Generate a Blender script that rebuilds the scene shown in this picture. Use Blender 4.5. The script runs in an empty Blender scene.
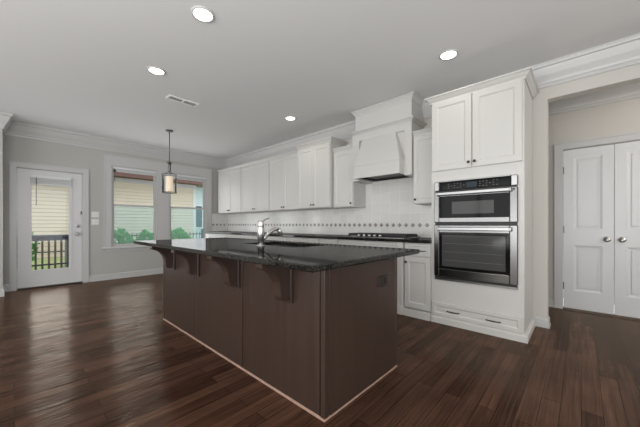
import bpy, math, random
from mathutils import Vector
random.seed(7)
sc = bpy.context.scene
col = sc.collection

# ------------------------------------------------------------------ camera
cam_data = bpy.data.cameras.new('camera')
cam = bpy.data.objects.new('camera', cam_data); col.objects.link(cam)
cam.location = (0, 0, 1.088)
cam.rotation_euler = (math.radians(90), 0, math.radians(42.762))
cam_data.sensor_width = 36.0
cam_data.lens = 282.816 / 640 * 36
cam_data.shift_y = (224.232 - 213.5) / 640
cam_data.clip_start = 0.02
sc.camera = cam

# ------------------------------------------------------------------ sky, sun, daylight, exposure
world = bpy.data.worlds.new('sky'); sc.world = world
world.use_nodes = True
wn = world.node_tree
bgn = wn.nodes['Background']
bgn.inputs['Color'].default_value = (0.88, 0.94, 1.0, 1)
bgn.inputs['Strength'].default_value = 1.35
sun_d = bpy.data.lights.new('sun', 'SUN'); sun_d.energy = 0.25; sun_d.angle = math.radians(8)
sun_d.color = (1.0, 0.96, 0.9)
sun = bpy.data.objects.new('sun', sun_d); col.objects.link(sun)
sun.rotation_euler = Vector((-0.62, -0.12, -0.78)).to_track_quat('-Z', 'Y').to_euler()

def area_light(name, loc, direction, sx, sy, energy, color=(1, 1, 1)):
    d = bpy.data.lights.new(name, 'AREA'); d.shape = 'RECTANGLE'; d.size = sx; d.size_y = sy
    d.energy = energy; d.color = color
    o = bpy.data.objects.new(name, d); col.objects.link(o)
    o.location = loc
    o.rotation_euler = Vector(direction).to_track_quat('-Z', 'Y').to_euler()
    return o
# added fill lights standing in for daylight at unseen rear and right windows
area_light('daylight_fill_rear', (-1.9, -4.45, 1.45), (0, 1, 0.22), 6.4, 2.3, 125, (1.0, 0.985, 0.96))
area_light('daylight_fill_right', (2.85, -0.6, 1.45), (-1, 0, 0.25), 4.4, 2.3, 75, (1.0, 0.985, 0.96))
# added area lights behind the camera, aimed up to brighten the ceiling
area_light('ceiling_fill', (0.3, -1.6, 1.0), (-0.1, 0.35, 1), 3.0, 2.0, 100, (1.0, 0.99, 0.97))
area_light('ceiling_fill', (-3.0, -3.2, 0.8), (-0.1, 0.45, 1), 3.6, 1.4, 38, (1.0, 0.99, 0.97))
# daylight let in by the glazed door and the two windows of the window wall
area_light('daylight_door', (-6.80, 0.44, 1.03), (1, 0, 0), 0.48, 1.45, 7.5, (0.97, 0.98, 1.0))
area_light('daylight_window', (-6.79, 1.718, 1.40), (1, 0, 0), 0.75, 1.40, 6.5, (0.97, 0.98, 1.0))
area_light('daylight_window', (-6.79, 2.807, 1.40), (1, 0, 0), 0.78, 1.40, 6.5, (0.97, 0.98, 1.0))
sc.view_settings.view_transform = 'Standard'
sc.view_settings.look = 'None'
sc.view_settings.gamma = 1.0
sc.view_settings.use_curve_mapping = False
sc.view_settings.exposure = 0.12
sc.cycles.max_bounces = 10
sc.cycles.diffuse_bounces = 6
sc.cycles.transparent_max_bounces = 16
sc.cycles.sample_clamp_indirect = 4.0

# ------------------------------------------------------------------ materials
def mat(name, base, rough=0.5, metal=0.0, spec=0.5, noise=0.0, nscale=6.0, bump=0.0, bscale=60.0):
    m = bpy.data.materials.new(name); m.use_nodes = True
    nt = m.node_tree; b = nt.nodes['Principled BSDF']
    b.inputs['Roughness'].default_value = rough
    b.inputs['Metallic'].default_value = metal
    b.inputs['Specular IOR Level'].default_value = spec
    b.inputs['Base Color'].default_value = (*base, 1)
    tc = nt.nodes.new('ShaderNodeTexCoord')
    if noise > 0:
        n = nt.nodes.new('ShaderNodeTexNoise'); n.inputs['Scale'].default_value = nscale
        n.inputs['Detail'].default_value = 4
        nt.links.new(tc.outputs['Object'], n.inputs['Vector'])
        mix = nt.nodes.new('ShaderNodeMix'); mix.data_type = 'RGBA'
        mix.inputs[6].default_value = (*[c * (1 - noise) for c in base], 1)
        mix.inputs[7].default_value = (*[min(1, c * (1 + noise)) for c in base], 1)
        nt.links.new(n.outputs['Fac'], mix.inputs[0])
        nt.links.new(mix.outputs[2], b.inputs['Base Color'])
    if bump > 0:
        n2 = nt.nodes.new('ShaderNodeTexNoise'); n2.inputs['Scale'].default_value = bscale
        nt.links.new(tc.outputs['Object'], n2.inputs['Vector'])
        bp = nt.nodes.new('ShaderNodeBump'); bp.inputs['Strength'].default_value = bump
        bp.inputs['Distance'].default_value = 0.002
        nt.links.new(n2.outputs['Fac'], bp.inputs['Height'])
        nt.links.new(bp.outputs['Normal'], b.inputs['Normal'])
    return m

def emit_mat(name, color, strength):
    m = bpy.data.materials.new(name); m.use_nodes = True
    nt = m.node_tree; b = nt.nodes['Principled BSDF']
    b.inputs['Base Color'].default_value = (*color, 1)
    b.inputs['Emission Color'].default_value = (*color, 1)
    b.inputs['Emission Strength'].default_value = strength
    return m

def glass_mat(name, tint=(1, 1, 1), haze=0.0, gloss=1.0):
    m = bpy.data.materials.new(name); m.use_nodes = True
    nt = m.node_tree
    for n in list(nt.nodes):
        if n.type != 'OUTPUT_MATERIAL': nt.nodes.remove(n)
    out = nt.nodes['Material Output']
    tr = nt.nodes.new('ShaderNodeBsdfTransparent'); tr.inputs[0].default_value = (*tint, 1)
    gl = nt.nodes.new('ShaderNodeBsdfGlossy'); gl.inputs['Roughness'].default_value = 0.02
    fr = nt.nodes.new('ShaderNodeFresnel'); fr.inputs['IOR'].default_value = 1.3 if gloss < 1 else 1.45
    mx = nt.nodes.new('ShaderNodeMixShader')
    nt.links.new(fr.outputs[0], mx.inputs[0]); nt.links.new(tr.outputs[0], mx.inputs[1]); nt.links.new(gl.outputs[0], mx.inputs[2])
    last = mx
    if haze > 0:
        df = nt.nodes.new('ShaderNodeBsdfTranslucent'); df.inputs[0].default_value = (0.8, 0.9, 0.95, 1)
        m2 = nt.nodes.new('ShaderNodeMixShader'); m2.inputs[0].default_value = haze
        nt.links.new(mx.outputs[0], m2.inputs[1]); nt.links.new(df.outputs[0], m2.inputs[2]); last = m2
    nt.links.new(last.outputs[0], out.inputs[0])
    return m

def layered_gloss(nt, color_socket, normal_socket, rough, f0, f90, power, tint, rough_socket=None):
    """diffuse body under a varnish whose reflection runs from f0 (face on) to f90 (grazing)"""
    L = nt.links.new
    for n in list(nt.nodes):
        if n.type == 'BSDF_PRINCIPLED': nt.nodes.remove(n)
    df = nt.nodes.new('ShaderNodeBsdfDiffuse'); gl = nt.nodes.new('ShaderNodeBsdfGlossy')
    gl.inputs['Color'].default_value = (*tint, 1); gl.inputs['Roughness'].default_value = rough
    if rough_socket: L(rough_socket, gl.inputs['Roughness'])
    L(color_socket, df.inputs['Color'])
    lw = nt.nodes.new('ShaderNodeLayerWeight'); lw.inputs['Blend'].default_value = 0.5
    if normal_socket:
        for n in (df, gl): L(normal_socket, n.inputs['Normal'])
    pw = nt.nodes.new('ShaderNodeMath'); pw.operation = 'POWER'; pw.inputs[1].default_value = power
    L(lw.outputs['Facing'], pw.inputs[0])
    ma = nt.nodes.new('ShaderNodeMath'); ma.operation = 'MULTIPLY_ADD'; ma.inputs[1].default_value = f90 - f0; ma.inputs[2].default_value = f0
    L(pw.outputs[0], ma.inputs[0])
    mx = nt.nodes.new('ShaderNodeMixShader')
    L(ma.outputs[0], mx.inputs[0]); L(df.outputs[0], mx.inputs[1]); L(gl.outputs[0], mx.inputs[2])
    L(mx.outputs[0], nt.nodes['Material Output'].inputs['Surface'])

def floor_material():
    m = bpy.data.materials.new('dark_plank_floor'); m.use_nodes = True
    nt = m.node_tree; b = nt.nodes['Principled BSDF']; L = nt.links.new
    tc = nt.nodes.new('ShaderNodeTexCoord')
    mp = nt.nodes.new('ShaderNodeMapping'); mp.inputs['Rotation'].default_value = (0, 0, math.radians(90))
    L(tc.outputs['Object'], mp.inputs['Vector'])
    br = nt.nodes.new('ShaderNodeTexBrick')
    br.offset = 0.37; br.offset_frequency = 2
    br.inputs['Scale'].default_value = 1.0
    br.inputs['Brick Width'].default_value = 0.95
    br.inputs['Row Height'].default_value = 0.092
    br.inputs['Mortar Size'].default_value = 0.0018
    br.inputs['Mortar Smooth'].default_value = 0.2
    br.inputs['Bias'].default_value = 0.0
    br.inputs['Color1'].default_value = (0.034, 0.0155, 0.0095, 1)
    br.inputs['Color2'].default_value = (0.080, 0.039, 0.025, 1)
    br.inputs['Mortar'].default_value = (0.012, 0.006, 0.005, 1)
    L(mp.outputs[0], br.inputs['Vector'])
    # grain drawn out along each board
    mg = nt.nodes.new('ShaderNodeMapping'); mg.inputs['Scale'].default_value = (46, 2.2, 1)
    L(tc.outputs['Object'], mg.inputs['Vector'])
    gr = nt.nodes.new('ShaderNodeTexNoise'); gr.inputs['Scale'].default_value = 1.0; gr.inputs['Detail'].default_value = 6
    L(mg.outputs[0], gr.inputs['Vector'])
    # worn, mottled patches
    wp = nt.nodes.new('ShaderNodeTexNoise'); wp.inputs['Scale'].default_value = 3.0; wp.inputs['Detail'].default_value = 2
    L(tc.outputs['Object'], wp.inputs['Vector'])
    r1 = nt.nodes.new('ShaderNodeMapRange'); r1.inputs[1].default_value = 0.3; r1.inputs[2].default_value = 0.7
    r1.inputs[3].default_value = 0.72; r1.inputs[4].default_value = 1.35
    L(gr.outputs['Fac'], r1.inputs[0])
    r2 = nt.nodes.new('ShaderNodeMapRange'); r2.inputs[1].default_value = 0.35; r2.inputs[2].default_value = 0.7
    r2.inputs[3].default_value = 0.86; r2.inputs[4].default_value = 1.22
    L(wp.outputs['Fac'], r2.inputs[0])
    mu = nt.nodes.new('ShaderNodeMath'); mu.operation = 'MULTIPLY'
    L(r1.outputs[0], mu.inputs[0]); L(r2.outputs[0], mu.inputs[1])
    vm = nt.nodes.new('ShaderNodeVectorMath'); vm.operation = 'SCALE'
    L(br.outputs['Color'], vm.inputs[0]); L(mu.outputs[0], vm.inputs['Scale'])
    rr = nt.nodes.new('ShaderNodeMapRange'); rr.inputs[1].default_value = 0.3; rr.inputs[2].default_value = 0.7
    rr.inputs[3].default_value = 0.12; rr.inputs[4].default_value = 0.20
    L(wp.outputs['Fac'], rr.inputs[0]); 
    # hand scraped ripples + board gaps
    ms = nt.nodes.new('ShaderNodeMapping'); ms.inputs['Scale'].default_value = (55, 1.4, 1)
    L(tc.outputs['Object'], ms.inputs['Vector'])
    sn = nt.nodes.new('ShaderNodeTexNoise'); sn.inputs['Scale'].default_value = 1.0; sn.inputs['Detail'].default_value = 2
    L(ms.outputs[0], sn.inputs['Vector'])
    b1 = nt.nodes.new('ShaderNodeBump'); b1.inputs['Strength'].default_value = 1.0; b1.inputs['Distance'].default_value = 0.010
    L(sn.outputs['Fac'], b1.inputs['Height'])
    b2 = nt.nodes.new('ShaderNodeBump'); b2.invert = True; b2.inputs['Strength'].default_value = 0.5; b2.inputs['Distance'].default_value = 0.002
    L(br.outputs['Fac'], b2.inputs['Height']); L(b1.outputs['Normal'], b2.inputs['Normal'])
    layered_gloss(nt, vm.outputs[0], b2.outputs['Normal'], 0.2, 0.008, 0.36, 3.4, (1.0, 0.88, 0.74), rr.outputs[0])
    return m

def granite_material():
    m = bpy.data.materials.new('black_speckled_granite'); m.use_nodes = True
    nt = m.node_tree; b = nt.nodes['Principled BSDF']; L = nt.links.new
    tc = nt.nodes.new('ShaderNodeTexCoord')
    v = nt.nodes.new('ShaderNodeTexNoise'); v.inputs['Scale'].default_value = 130; v.inputs['Detail'].default_value = 3
    v2 = nt.nodes.new('ShaderNodeTexNoise'); v2.inputs['Scale'].default_value = 28; v2.inputs['Detail'].default_value = 5
    L(tc.outputs['Object'], v.inputs['Vector']); L(tc.outputs['Object'], v2.inputs['Vector'])
    cr = nt.nodes.new('ShaderNodeValToRGB')
    cr.color_ramp.elements[0].position = 0.50; cr.color_ramp.elements[0].color = (0.004, 0.004, 0.004, 1)
    cr.color_ramp.elements[1].position = 0.74; cr.color_ramp.elements[1].color = (0.05, 0.048, 0.04, 1)
    L(v.outputs['Fac'], cr.inputs[0])
    cr2 = nt.nodes.new('ShaderNodeValToRGB')
    cr2.color_ramp.elements[0].position = 0.42; cr2.color_ramp.elements[0].color = (0.002, 0.002, 0.002, 1)
    cr2.color_ramp.elements[1].position = 0.70; cr2.color_ramp.elements[1].color = (0.016, 0.0155, 0.013, 1)
    L(v2.outputs['Fac'], cr2.inputs[0])
    mx = nt.nodes.new('ShaderNodeMix'); mx.data_type = 'RGBA'; mx.blend_type = 'ADD'; mx.inputs[0].default_value = 1
    L(cr.outputs[0], mx.inputs[6]); L(cr2.outputs[0], mx.inputs[7]); layered_gloss(nt, mx.outputs[2], None, 0.03, 0.025, 0.24, 2.2, (1, 1, 1))
    return m

def tile_material():
    m = bpy.data.materials.new('white_square_tile'); m.use_nodes = True
    nt = m.node_tree; b = nt.nodes['Principled BSDF']; L = nt.links.new
    tc = nt.nodes.new('ShaderNodeTexCoord')
    sp = nt.nodes.new('ShaderNodeSeparateXYZ'); L(tc.outputs['Object'], sp.inputs[0])
    ad = nt.nodes.new('ShaderNodeMath'); ad.operation = 'ADD'
    L(sp.outputs['X'], ad.inputs[0]); L(sp.outputs['Y'], ad.inputs[1])
    cb = nt.nodes.new('ShaderNodeCombineXYZ'); L(ad.outputs[0], cb.inputs[0]); L(sp.outputs['Z'], cb.inputs[1])
    mp = nt.nodes.new('ShaderNodeMapping'); mp.inputs['Location'].default_value = (0.04, 0.021, 0)
    L(cb.outputs[0], mp.inputs['Vector'])
    br = nt.nodes.new('ShaderNodeTexBrick'); br.offset = 0.0
    br.inputs['Scale'].default_value = 1; br.inputs['Brick Width'].default_value = 0.158; br.inputs['Row Height'].default_value = 0.158
    br.inputs['Mortar Size'].default_value = 0.0025; br.inputs['Mortar Smooth'].default_value = 0.3
    br.inputs['Color1'].default_value = (0.66, 0.655, 0.63, 1); br.inputs['Color2'].default_value = (0.72, 0.715, 0.69, 1)
    br.inputs['Mortar'].default_value = (0.86, 0.86, 0.84, 1)
    L(mp.outputs[0], br.inputs['Vector']); L(br.outputs['Color'], b.inputs['Base Color'])
    b.inputs['Roughness'].default_value = 0.16
    bp = nt.nodes.new('ShaderNodeBump'); bp.invert = True; bp.inputs['Strength'].default_value = 0.6; bp.inputs['Distance'].default_value = 0.002
    L(br.outputs['Fac'], bp.inputs['Height']); L(bp.outputs['Normal'], b.inputs['Normal'])
    return m

def wood_material(name, c1, c2, rough, spec=0.5):
    m = bpy.data.materials.new(name); m.use_nodes = True
    nt = m.node_tree; b = nt.nodes['Principled BSDF']; L = nt.links.new
    tc = nt.nodes.new('ShaderNodeTexCoord')
    mp = nt.nodes.new('ShaderNodeMapping'); mp.inputs['Scale'].default_value = (26, 26, 1.3)
    L(tc.outputs['Object'], mp.inputs['Vector'])
    n = nt.nodes.new('ShaderNodeTexNoise'); n.inputs['Scale'].default_value = 1; n.inputs['Detail'].default_value = 5
    L(mp.outputs[0], n.inputs['Vector'])
    cr = nt.nodes.new('ShaderNodeValToRGB')
    cr.color_ramp.elements[0].position = 0.3; cr.color_ramp.elements[0].color = (*c1, 1)
    cr.color_ramp.elements[1].position = 0.72; cr.color_ramp.elements[1].color = (*c2, 1)
    L(n.outputs['Fac'], cr.inputs[0]); L(cr.outputs[0], b.inputs['Base Color'])
    b.inputs['Roughness'].default_value = rough
    b.inputs['Specular IOR Level'].default_value = spec
    return m

def siding_material(name, base, pitch):
    m = bpy.data.materials.new(name); m.use_nodes = True
    nt = m.node_tree; b = nt.nodes['Principled BSDF']; L = nt.links.new
    tc = nt.nodes.new('ShaderNodeTexCoord')
    n = nt.nodes.new('ShaderNodeTexNoise'); n.inputs['Scale'].default_value = 3
    L(tc.outputs['Object'], n.inputs['Vector'])
    mix = nt.nodes.new('ShaderNodeMix'); mix.data_type = 'RGBA'
    mix.inputs[6].default_value = (*[c * .95 for c in base], 1); mix.inputs[7].default_value = (*base, 1)
    L(n.outputs['Fac'], mix.inputs[0]); L(mix.outputs[2], b.inputs['Base Color'])
    b.inputs['Roughness'].default_value = 0.7
    return m

M = {}
M['cabinet'] = mat('white_cabinet_paint', (0.575, 0.565, 0.542), 0.38, noise=0.012, nscale=3)
M['wall'] = mat('greige_wall_paint', (0.46, 0.455, 0.43), 0.75, noise=0.015, nscale=2)
M['hallwall'] = mat('warm_hall_wall_paint', (0.56, 0.535, 0.50), 0.75, noise=0.015, nscale=2)
M['ceiling'] = mat('flat_ceiling_paint', (0.78, 0.78, 0.78), 0.9, noise=0.01, nscale=2)
M['trim'] = mat('white_trim_paint', (0.54, 0.54, 0.535), 0.35, noise=0.01, nscale=3)
M['door'] = mat('white_door_paint', (0.66, 0.665, 0.675), 0.32, noise=0.01, nscale=3)
M['floor'] = floor_material()
M['granite'] = granite_material()
M['tile'] = tile_material()
M['island'] = wood_material('espresso_island_wood', (0.040, 0.024, 0.0185), (0.052, 0.032, 0.025), 0.33)
M['islanddark'] = wood_material('espresso_seam_wood', (0.012, 0.007, 0.006), (0.02, 0.012, 0.01), 0.4)
M['shoe'] = wood_material('reddish_shoe_moulding', (0.36, 0.23, 0.18), (0.46, 0.32, 0.25), 0.3)
M['steel'] = mat('brushed_stainless', (0.32, 0.32, 0.32), 0.32, 1.0, noise=0.05, nscale=40)
M['steel_dimmed'] = mat('stainless_dark_reflection', (0.15, 0.15, 0.15), 0.24, 1.0, noise=0.05, nscale=40)  # same stainless on the oven doors, dark reflections put into its colour
M['chrome'] = mat('satin_nickel', (0.60, 0.59, 0.57), 0.36, 1.0, noise=0.02, nscale=20)
M['blackglass'] = mat('black_appliance_glass', (0.006, 0.006, 0.0065), 0.06, 0.0, 0.09, noise=0.1, nscale=10)
M['ovenwindow'] = mat('tinted_oven_window', (0.062, 0.062, 0.062), 0.08, 0.0, 0.16, noise=0.1, nscale=4)
M['black'] = mat('matt_black', (0.012, 0.012, 0.012), 0.5, noise=0.1, nscale=20)
M['castiron'] = mat('cast_iron', (0.018, 0.018, 0.018), 0.55, noise=0.1, nscale=40, bump=0.1)
M['bronze'] = mat('dark_bronze', (0.035, 0.028, 0.022), 0.35, 0.7, noise=0.1, nscale=30)
M['pewter'] = mat('pewter_metal', (0.16, 0.155, 0.15), 0.35, 0.9, noise=0.05, nscale=30)
M['mark'] = mat('pale_panel_mark', (0.16, 0.165, 0.17), 0.5, noise=0.02)
M['display'] = emit_mat('oven_display', (0.03, 0.04, 0.05), 0.25)
M['display'].node_tree.nodes['Principled BSDF'].inputs['Specular IOR Level'].default_value = 0.1
M['plastic'] = mat('white_plastic', (0.78, 0.78, 0.77), 0.35, noise=0.01)
M['brownplastic'] = mat('brown_plastic', (0.03, 0.02, 0.016), 0.3, noise=0.05)
M['slot'] = mat('dark_slot', (0.01, 0.01, 0.01), 0.6, noise=0.05)
M['blind'] = mat('grey_white_blind', (0.70, 0.72, 0.73), 0.5, noise=0.02)
M['accent'] = mat('dark_accent_tile', (0.10, 0.095, 0.10), 0.25, noise=0.3, nscale=60)
M['liner'] = mat('pale_liner_tile', (0.68, 0.67, 0.645), 0.18, noise=0.02, nscale=12)
M['bulb'] = emit_mat('lamp_lens', (1.0, 0.98, 0.95), 6.0)
M['shade'] = emit_mat('warm_fabric_shade', (0.75, 0.60, 0.46), 0.45)
M['glass'] = glass_mat('window_glass', gloss=0.5)
M['lampglass'] = glass_mat('clear_lamp_glass', (0.96, 0.98, 0.99), gloss=0.5)
M['screen'] = glass_mat('insect_screen_mesh', (0.90, 0.98, 1.0), haze=0.14, gloss=0.5)
M['filter'] = mat('dark_hood_filter', (0.06, 0.06, 0.06), 0.35, 0.6, noise=0.1, nscale=60)
M['vent'] = mat('vent_dark_interior', (0.10, 0.10, 0.10), 0.7, noise=0.05)
M['louvre'] = mat('grey_louvre', (0.34, 0.34, 0.34), 0.5, noise=0.02)
M['siding'] = siding_material('cream_lap_siding', (0.82, 0.72, 0.60), 0.11)
M['bluesiding'] = siding_material('pale_blue_siding', (0.62, 0.74, 0.80), 0.12)
M['soffit'] = mat('red_brown_soffit', (0.17, 0.085, 0.07), 0.7, noise=0.15, nscale=10)
M['frieze'] = mat('grey_lilac_frieze', (0.74, 0.70, 0.78), 0.7, noise=0.03)
M['roof'] = mat('roof_shingle', (0.16, 0.13, 0.12), 0.9, noise=0.2, nscale=20)
M['whitetrim'] = mat('exterior_white_trim', (0.80, 0.82, 0.82), 0.5, noise=0.02)
M['rail'] = mat('dark_blue_painted_rail', (0.055, 0.062, 0.095), 0.5, noise=0.15, nscale=15)
M['baluster'] = mat('brown_stained_baluster', (0.15, 0.105, 0.08), 0.5, noise=0.15, nscale=15)
M['deck'] = mat('weathered_deck', (0.26, 0.22, 0.19), 0.7, noise=0.15, nscale=12)
M['fence'] = mat('black_metal_fence', (0.03, 0.04, 0.05), 0.45, noise=0.05)
M['lawn'] = mat('lawn_grass', (0.48, 0.56, 0.26), 0.9, noise=0.3, nscale=5, bump=0.5, bscale=60)
M['leaf'] = mat('shrub_leaf', (0.11, 0.46, 0.12), 0.5, noise=0.6, nscale=14)
M['bark'] = mat('shrub_bark', (0.10, 0.07, 0.05), 0.8, noise=0.2)
M['pane'] = mat('dark_exterior_pane', (0.03, 0.09, 0.12), 0.1, noise=0.1)
M['hvac'] = mat('grey_blue_cabinet_metal', (0.16, 0.22, 0.30), 0.5, noise=0.05)

# ------------------------------------------------------------------ mesh builder
class MB:
    def __init__(self, xf=None):
        self.v = []; self.f = []; self.s = []; self.xf = xf
    def add(self, vs, fs, smooth=False):
        n = len(self.v)
        if self.xf: vs = [self.xf(*p) for p in vs]
        self.v += [tuple(p) for p in vs]
        self.f += [tuple(i + n for i in f) for f in fs]
        self.s += [smooth] * len(fs)
        return self
    def box(self, x0, x1, y0, y1, z0, z1):
        x0, x1 = min(x0, x1), max(x0, x1); y0, y1 = min(y0, y1), max(y0, y1); z0, z1 = min(z0, z1), max(z0, z1)
        return self.add([(x0, y0, z0), (x1, y0, z0), (x1, y1, z0), (x0, y1, z0), (x0, y0, z1), (x1, y0, z1), (x1, y1, z1), (x0, y1, z1)],
                        [(0, 3, 2, 1), (4, 5, 6, 7), (0, 1, 5, 4), (1, 2, 6, 5), (2, 3, 7, 6), (3, 0, 4, 7)])
    def cbox(self, x0, x1, y0, y1, z0, z1, c=0.004):
        """box with all of its edges chamfered"""
        x0, x1 = min(x0, x1), max(x0, x1); y0, y1 = min(y0, y1), max(y0, y1); z0, z1 = min(z0, z1), max(z0, z1)
        ring = lambda z, a: [(x0 + a, y0 + c, z), (x0 + c, y0 + a, z), (x1 - c, y0 + a, z), (x1 - a, y0 + c, z), (x1 - a, y1 - c, z), (x1 - c, y1 - a, z), (x0 + c, y1 - a, z), (x0 + a, y1 - c, z)]
        vs = ring(z0, c) + ring(z0 + c, 0) + ring(z1 - c, 0) + ring(z1, c)
        fs = [tuple(reversed(range(8))), tuple(range(24, 32))]
        for k in range(3):
            for i in range(8):
                j = (i + 1) % 8
                fs.append((k * 8 + i, k * 8 + j, k * 8 + 8 + j, k * 8 + 8 + i))
        return self.add(vs, fs)
    def prism(self, pts, a0, a1, axis):
        """closed 2-D profile swept straight along an axis: 'X' pts=(y,z), 'Y' pts=(x,z), 'Z' pts=(x,y)"""
        n = len(pts)
        mk = {'X': lambda p, a: (a, p[0], p[1]), 'Y': lambda p, a: (p[0], a, p[1]), 'Z': lambda p, a: (p[0], p[1], a)}[axis]
        vs = [mk(p, a0) for p in pts] + [mk(p, a1) for p in pts]
        fs = [tuple(range(n)), tuple(reversed(range(n, 2 * n)))]
        for i in range(n):
            j = (i + 1) % n
            fs.append((i, i + n, j + n, j))
        return self.add(vs, fs)
    def sweep(self, path, prof, closed_profile=True):
        """profile (d outwards to the right of the path, z) swept along a plan path with mitred corners"""
        P = [Vector(p) for p in path]; n = len(prof); rings = []
        for i, p in enumerate(P):
            ns = []
            if i > 0: d = (p - P[i - 1]).normalized(); ns.append(Vector((d.y, -d.x)))
            if i < len(P) - 1: d = (P[i + 1] - p).normalized(); ns.append(Vector((d.y, -d.x)))
            m = ns[0] if len(ns) == 1 else (ns[0] + ns[1]) / (1 + ns[0].dot(ns[1]))
            rings.append([(p.x + m.x * d_, p.y + m.y * d_, z_) for d_, z_ in prof])
        vs = [q for r in rings for q in r]; fs = []
        for k in range(len(P) - 1):
            for i in range(n):
                j = (i + 1) % n
                fs.append((k * n + i, (k + 1) * n + i, (k + 1) * n + j, k * n + j))
        fs.append(tuple(range(n))); fs.append(tuple(reversed(range((len(P) - 1) * n, len(P) * n))))
        return self.add(vs, fs)
    def lathe(self, prof, c=(0, 0, 0), axis='Z', seg=24, smooth=True, caps=True):
        """profile (r, h) turned round an axis through c"""
        mk = {'Z': lambda r, h, a: (c[0] + r * math.cos(a), c[1] + r * math.sin(a), c[2] + h),
              'Y': lambda r, h, a: (c[0] + r * math.cos(a), c[1] + h, c[2] + r * math.sin(a)),
              'X': lambda r, h, a: (c[0] + h, c[1] + r * math.cos(a), c[2] + r * math.sin(a))}[axis]
        n = len(prof); vs = []; fs = []
        for k in range(seg):
            a = 2 * math.pi * k / seg
            vs += [mk(r, h, a) for r, h in prof]
        for k in range(seg):
            l = (k + 1) % seg
            for i in range(n - 1):
                fs.append((k * n + i, l * n + i, l * n + i + 1, k * n + i + 1))
        if caps:
            fs.append(tuple(k * n for k in reversed(range(seg)))); fs.append(tuple(k * n + n - 1 for k in range(seg)))
        return self.add(vs, fs, smooth)
    def tube(self, pts, r, seg=10, smooth=True):
        P = [Vector(p) for p in pts]; rs = r if isinstance(r, (list, tuple)) else [r] * len(P)
        vs = []; fs = []; up = None
        for i, p in enumerate(P):
            d = (P[min(i + 1, len(P) - 1)] - P[max(i - 1, 0)]).normalized()
            if up is None:
                up = Vector((0, 0, 1)) if abs(d.z) < 0.9 else Vector((1, 0, 0))
            a = d.cross(up).normalized(); b = a.cross(d).normalized(); up = b
            for k in range(seg):
                t = 2 * math.pi * k / seg
                vs.append(tuple(p + a * math.cos(t) * rs[i] + b * math.sin(t) * rs[i]))
        for i in range(len(P) - 1):
            for k in range(seg):
                l = (k + 1) % seg
                fs.append((i * seg + k, i * seg + l, (i + 1) * seg + l, (i + 1) * seg + k))
        fs.append(tuple(reversed(range(seg)))); fs.append(tuple(range((len(P) - 1) * seg, len(P) * seg)))
        return self.add(vs, fs, smooth)
    def panel(self, x0, x1, z0, z1, yf, t=0.02, rail=0.055, rec=0.009, slope=0.014, panels=None, edge=0.003):
        """door leaf whose front (towards -y, at y=yf) has one or more recessed panels, stacked"""
        if panels is None: panels = [(z0 + rail, z1 - rail)]
        xa, xb = x0 + rail, x1 - rail
        rect = lambda X0, X1, Z0, Z1, y: [(X0, y, Z0), (X1, y, Z0), (X1, y, Z1), (X0, y, Z1)]
        vs = rect(x0, x1, z0, z1, yf + t) + rect(x0, x1, z0, z1, yf + edge) + rect(x0 + edge, x1 - edge, z0 + edge, z1 - edge, yf)
        fs = [(3, 2, 1, 0)]
        for k in (0, 4):
            for i in range(4):
                j = (i + 1) % 4; fs.append((k + i, k + j, k + 4 + j, k + 4 + i))
        # stiles and rails
        X0, X1, Z0, Z1 = x0 + edge, x1 - edge, z0 + edge, z1 - edge
        zs = [Z0] + [z for p in panels for z in p] + [Z1]
        def quad(a, b, c, d):
            n = len(vs); vs.extend([(a, yf, c), (b, yf, c), (b, yf, d), (a, yf, d)]); fs.append((n, n + 1, n + 2, n + 3))
        quad(X0, xa, Z0, Z1); quad(xb, X1, Z0, Z1)
        for k in range(0, len(zs), 2): quad(xa, xb, zs[k], zs[k + 1])
        for (pa, pb) in panels:
            n = len(vs)
            vs.extend(rect(xa, xb, pa, pb, yf)); vs.extend(rect(xa + slope, xb - slope, pa + slope, pb - slope, yf + rec))
            for i in range(4):
                j = (i + 1) % 4; fs.append((n + i, n + j, n + 4 + j, n + 4 + i))
            fs.append((n + 4, n + 5, n + 6, n + 7))
        return self.add(vs, fs)
    def frame(self, x0, x1, z0, z1, y0, y1, w, wb=None, wt=None):
        """open rectangular frame of four members in the xz plane"""
        wb = w if wb is None else wb; wt = w if wt is None else wt
        self.box(x0, x0 + w, y0, y1, z0, z1); self.box(x1 - w, x1, y0, y1, z0, z1)
        self.box(x0 + w, x1 - w, y0, y1, z0, z0 + wb); self.box(x0 + w, x1 - w, y0, y1, z1 - wt, z1)
        return self

def link(name, mb, m, parent=None, origin=None):
    if parent is not None:
        root = parent
        off = Vector(root['_o']) if '_o' in root else Vector((0, 0, 0))
    else:
        if origin is None:
            xs = [p[0] for p in mb.v]; ys = [p[1] for p in mb.v]; zs = [p[2] for p in mb.v]
            origin = ((min(xs) + max(xs)) / 2, (min(ys) + max(ys)) / 2, min(zs))
        off = Vector(origin)
    me = bpy.data.meshes.new(name)
    me.from_pydata([tuple(Vector(p) - off) for p in mb.v], [], mb.f)
    me.polygons.foreach_set('use_smooth', mb.s)
    me.materials.append(m)
    me.update()
    import bmesh
    bm = bmesh.new(); bm.from_mesh(me); bmesh.ops.recalc_face_normals(bm, faces=bm.faces); bm.to_mesh(me); bm.free()
    o = bpy.data.objects.new(name, me); col.objects.link(o)
    o['_o'] = tuple(off)
    if parent is not None: o.parent = parent
    else: o.location = off
    return o

def struct(name, mb, m, parent=None, origin=(0, 0, 0)):
    o = link(name, mb, m, parent, origin)
    if parent is None: o['kind'] = 'structure'
    return o

def thing(name, label, cat, loc, group=None):
    o = bpy.data.objects.new(name, None); col.objects.link(o)
    o.location = loc; o.empty_display_size = 0.1
    o['_o'] = tuple(loc); o['label'] = label; o['category'] = cat
    if group: o['group'] = group
    return o

def tag(o, label, cat, group=None, kind=None):
    o['label'] = label; o['category'] = cat
    if group: o['group'] = group
    if kind: o['kind'] = kind
    return o

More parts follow.
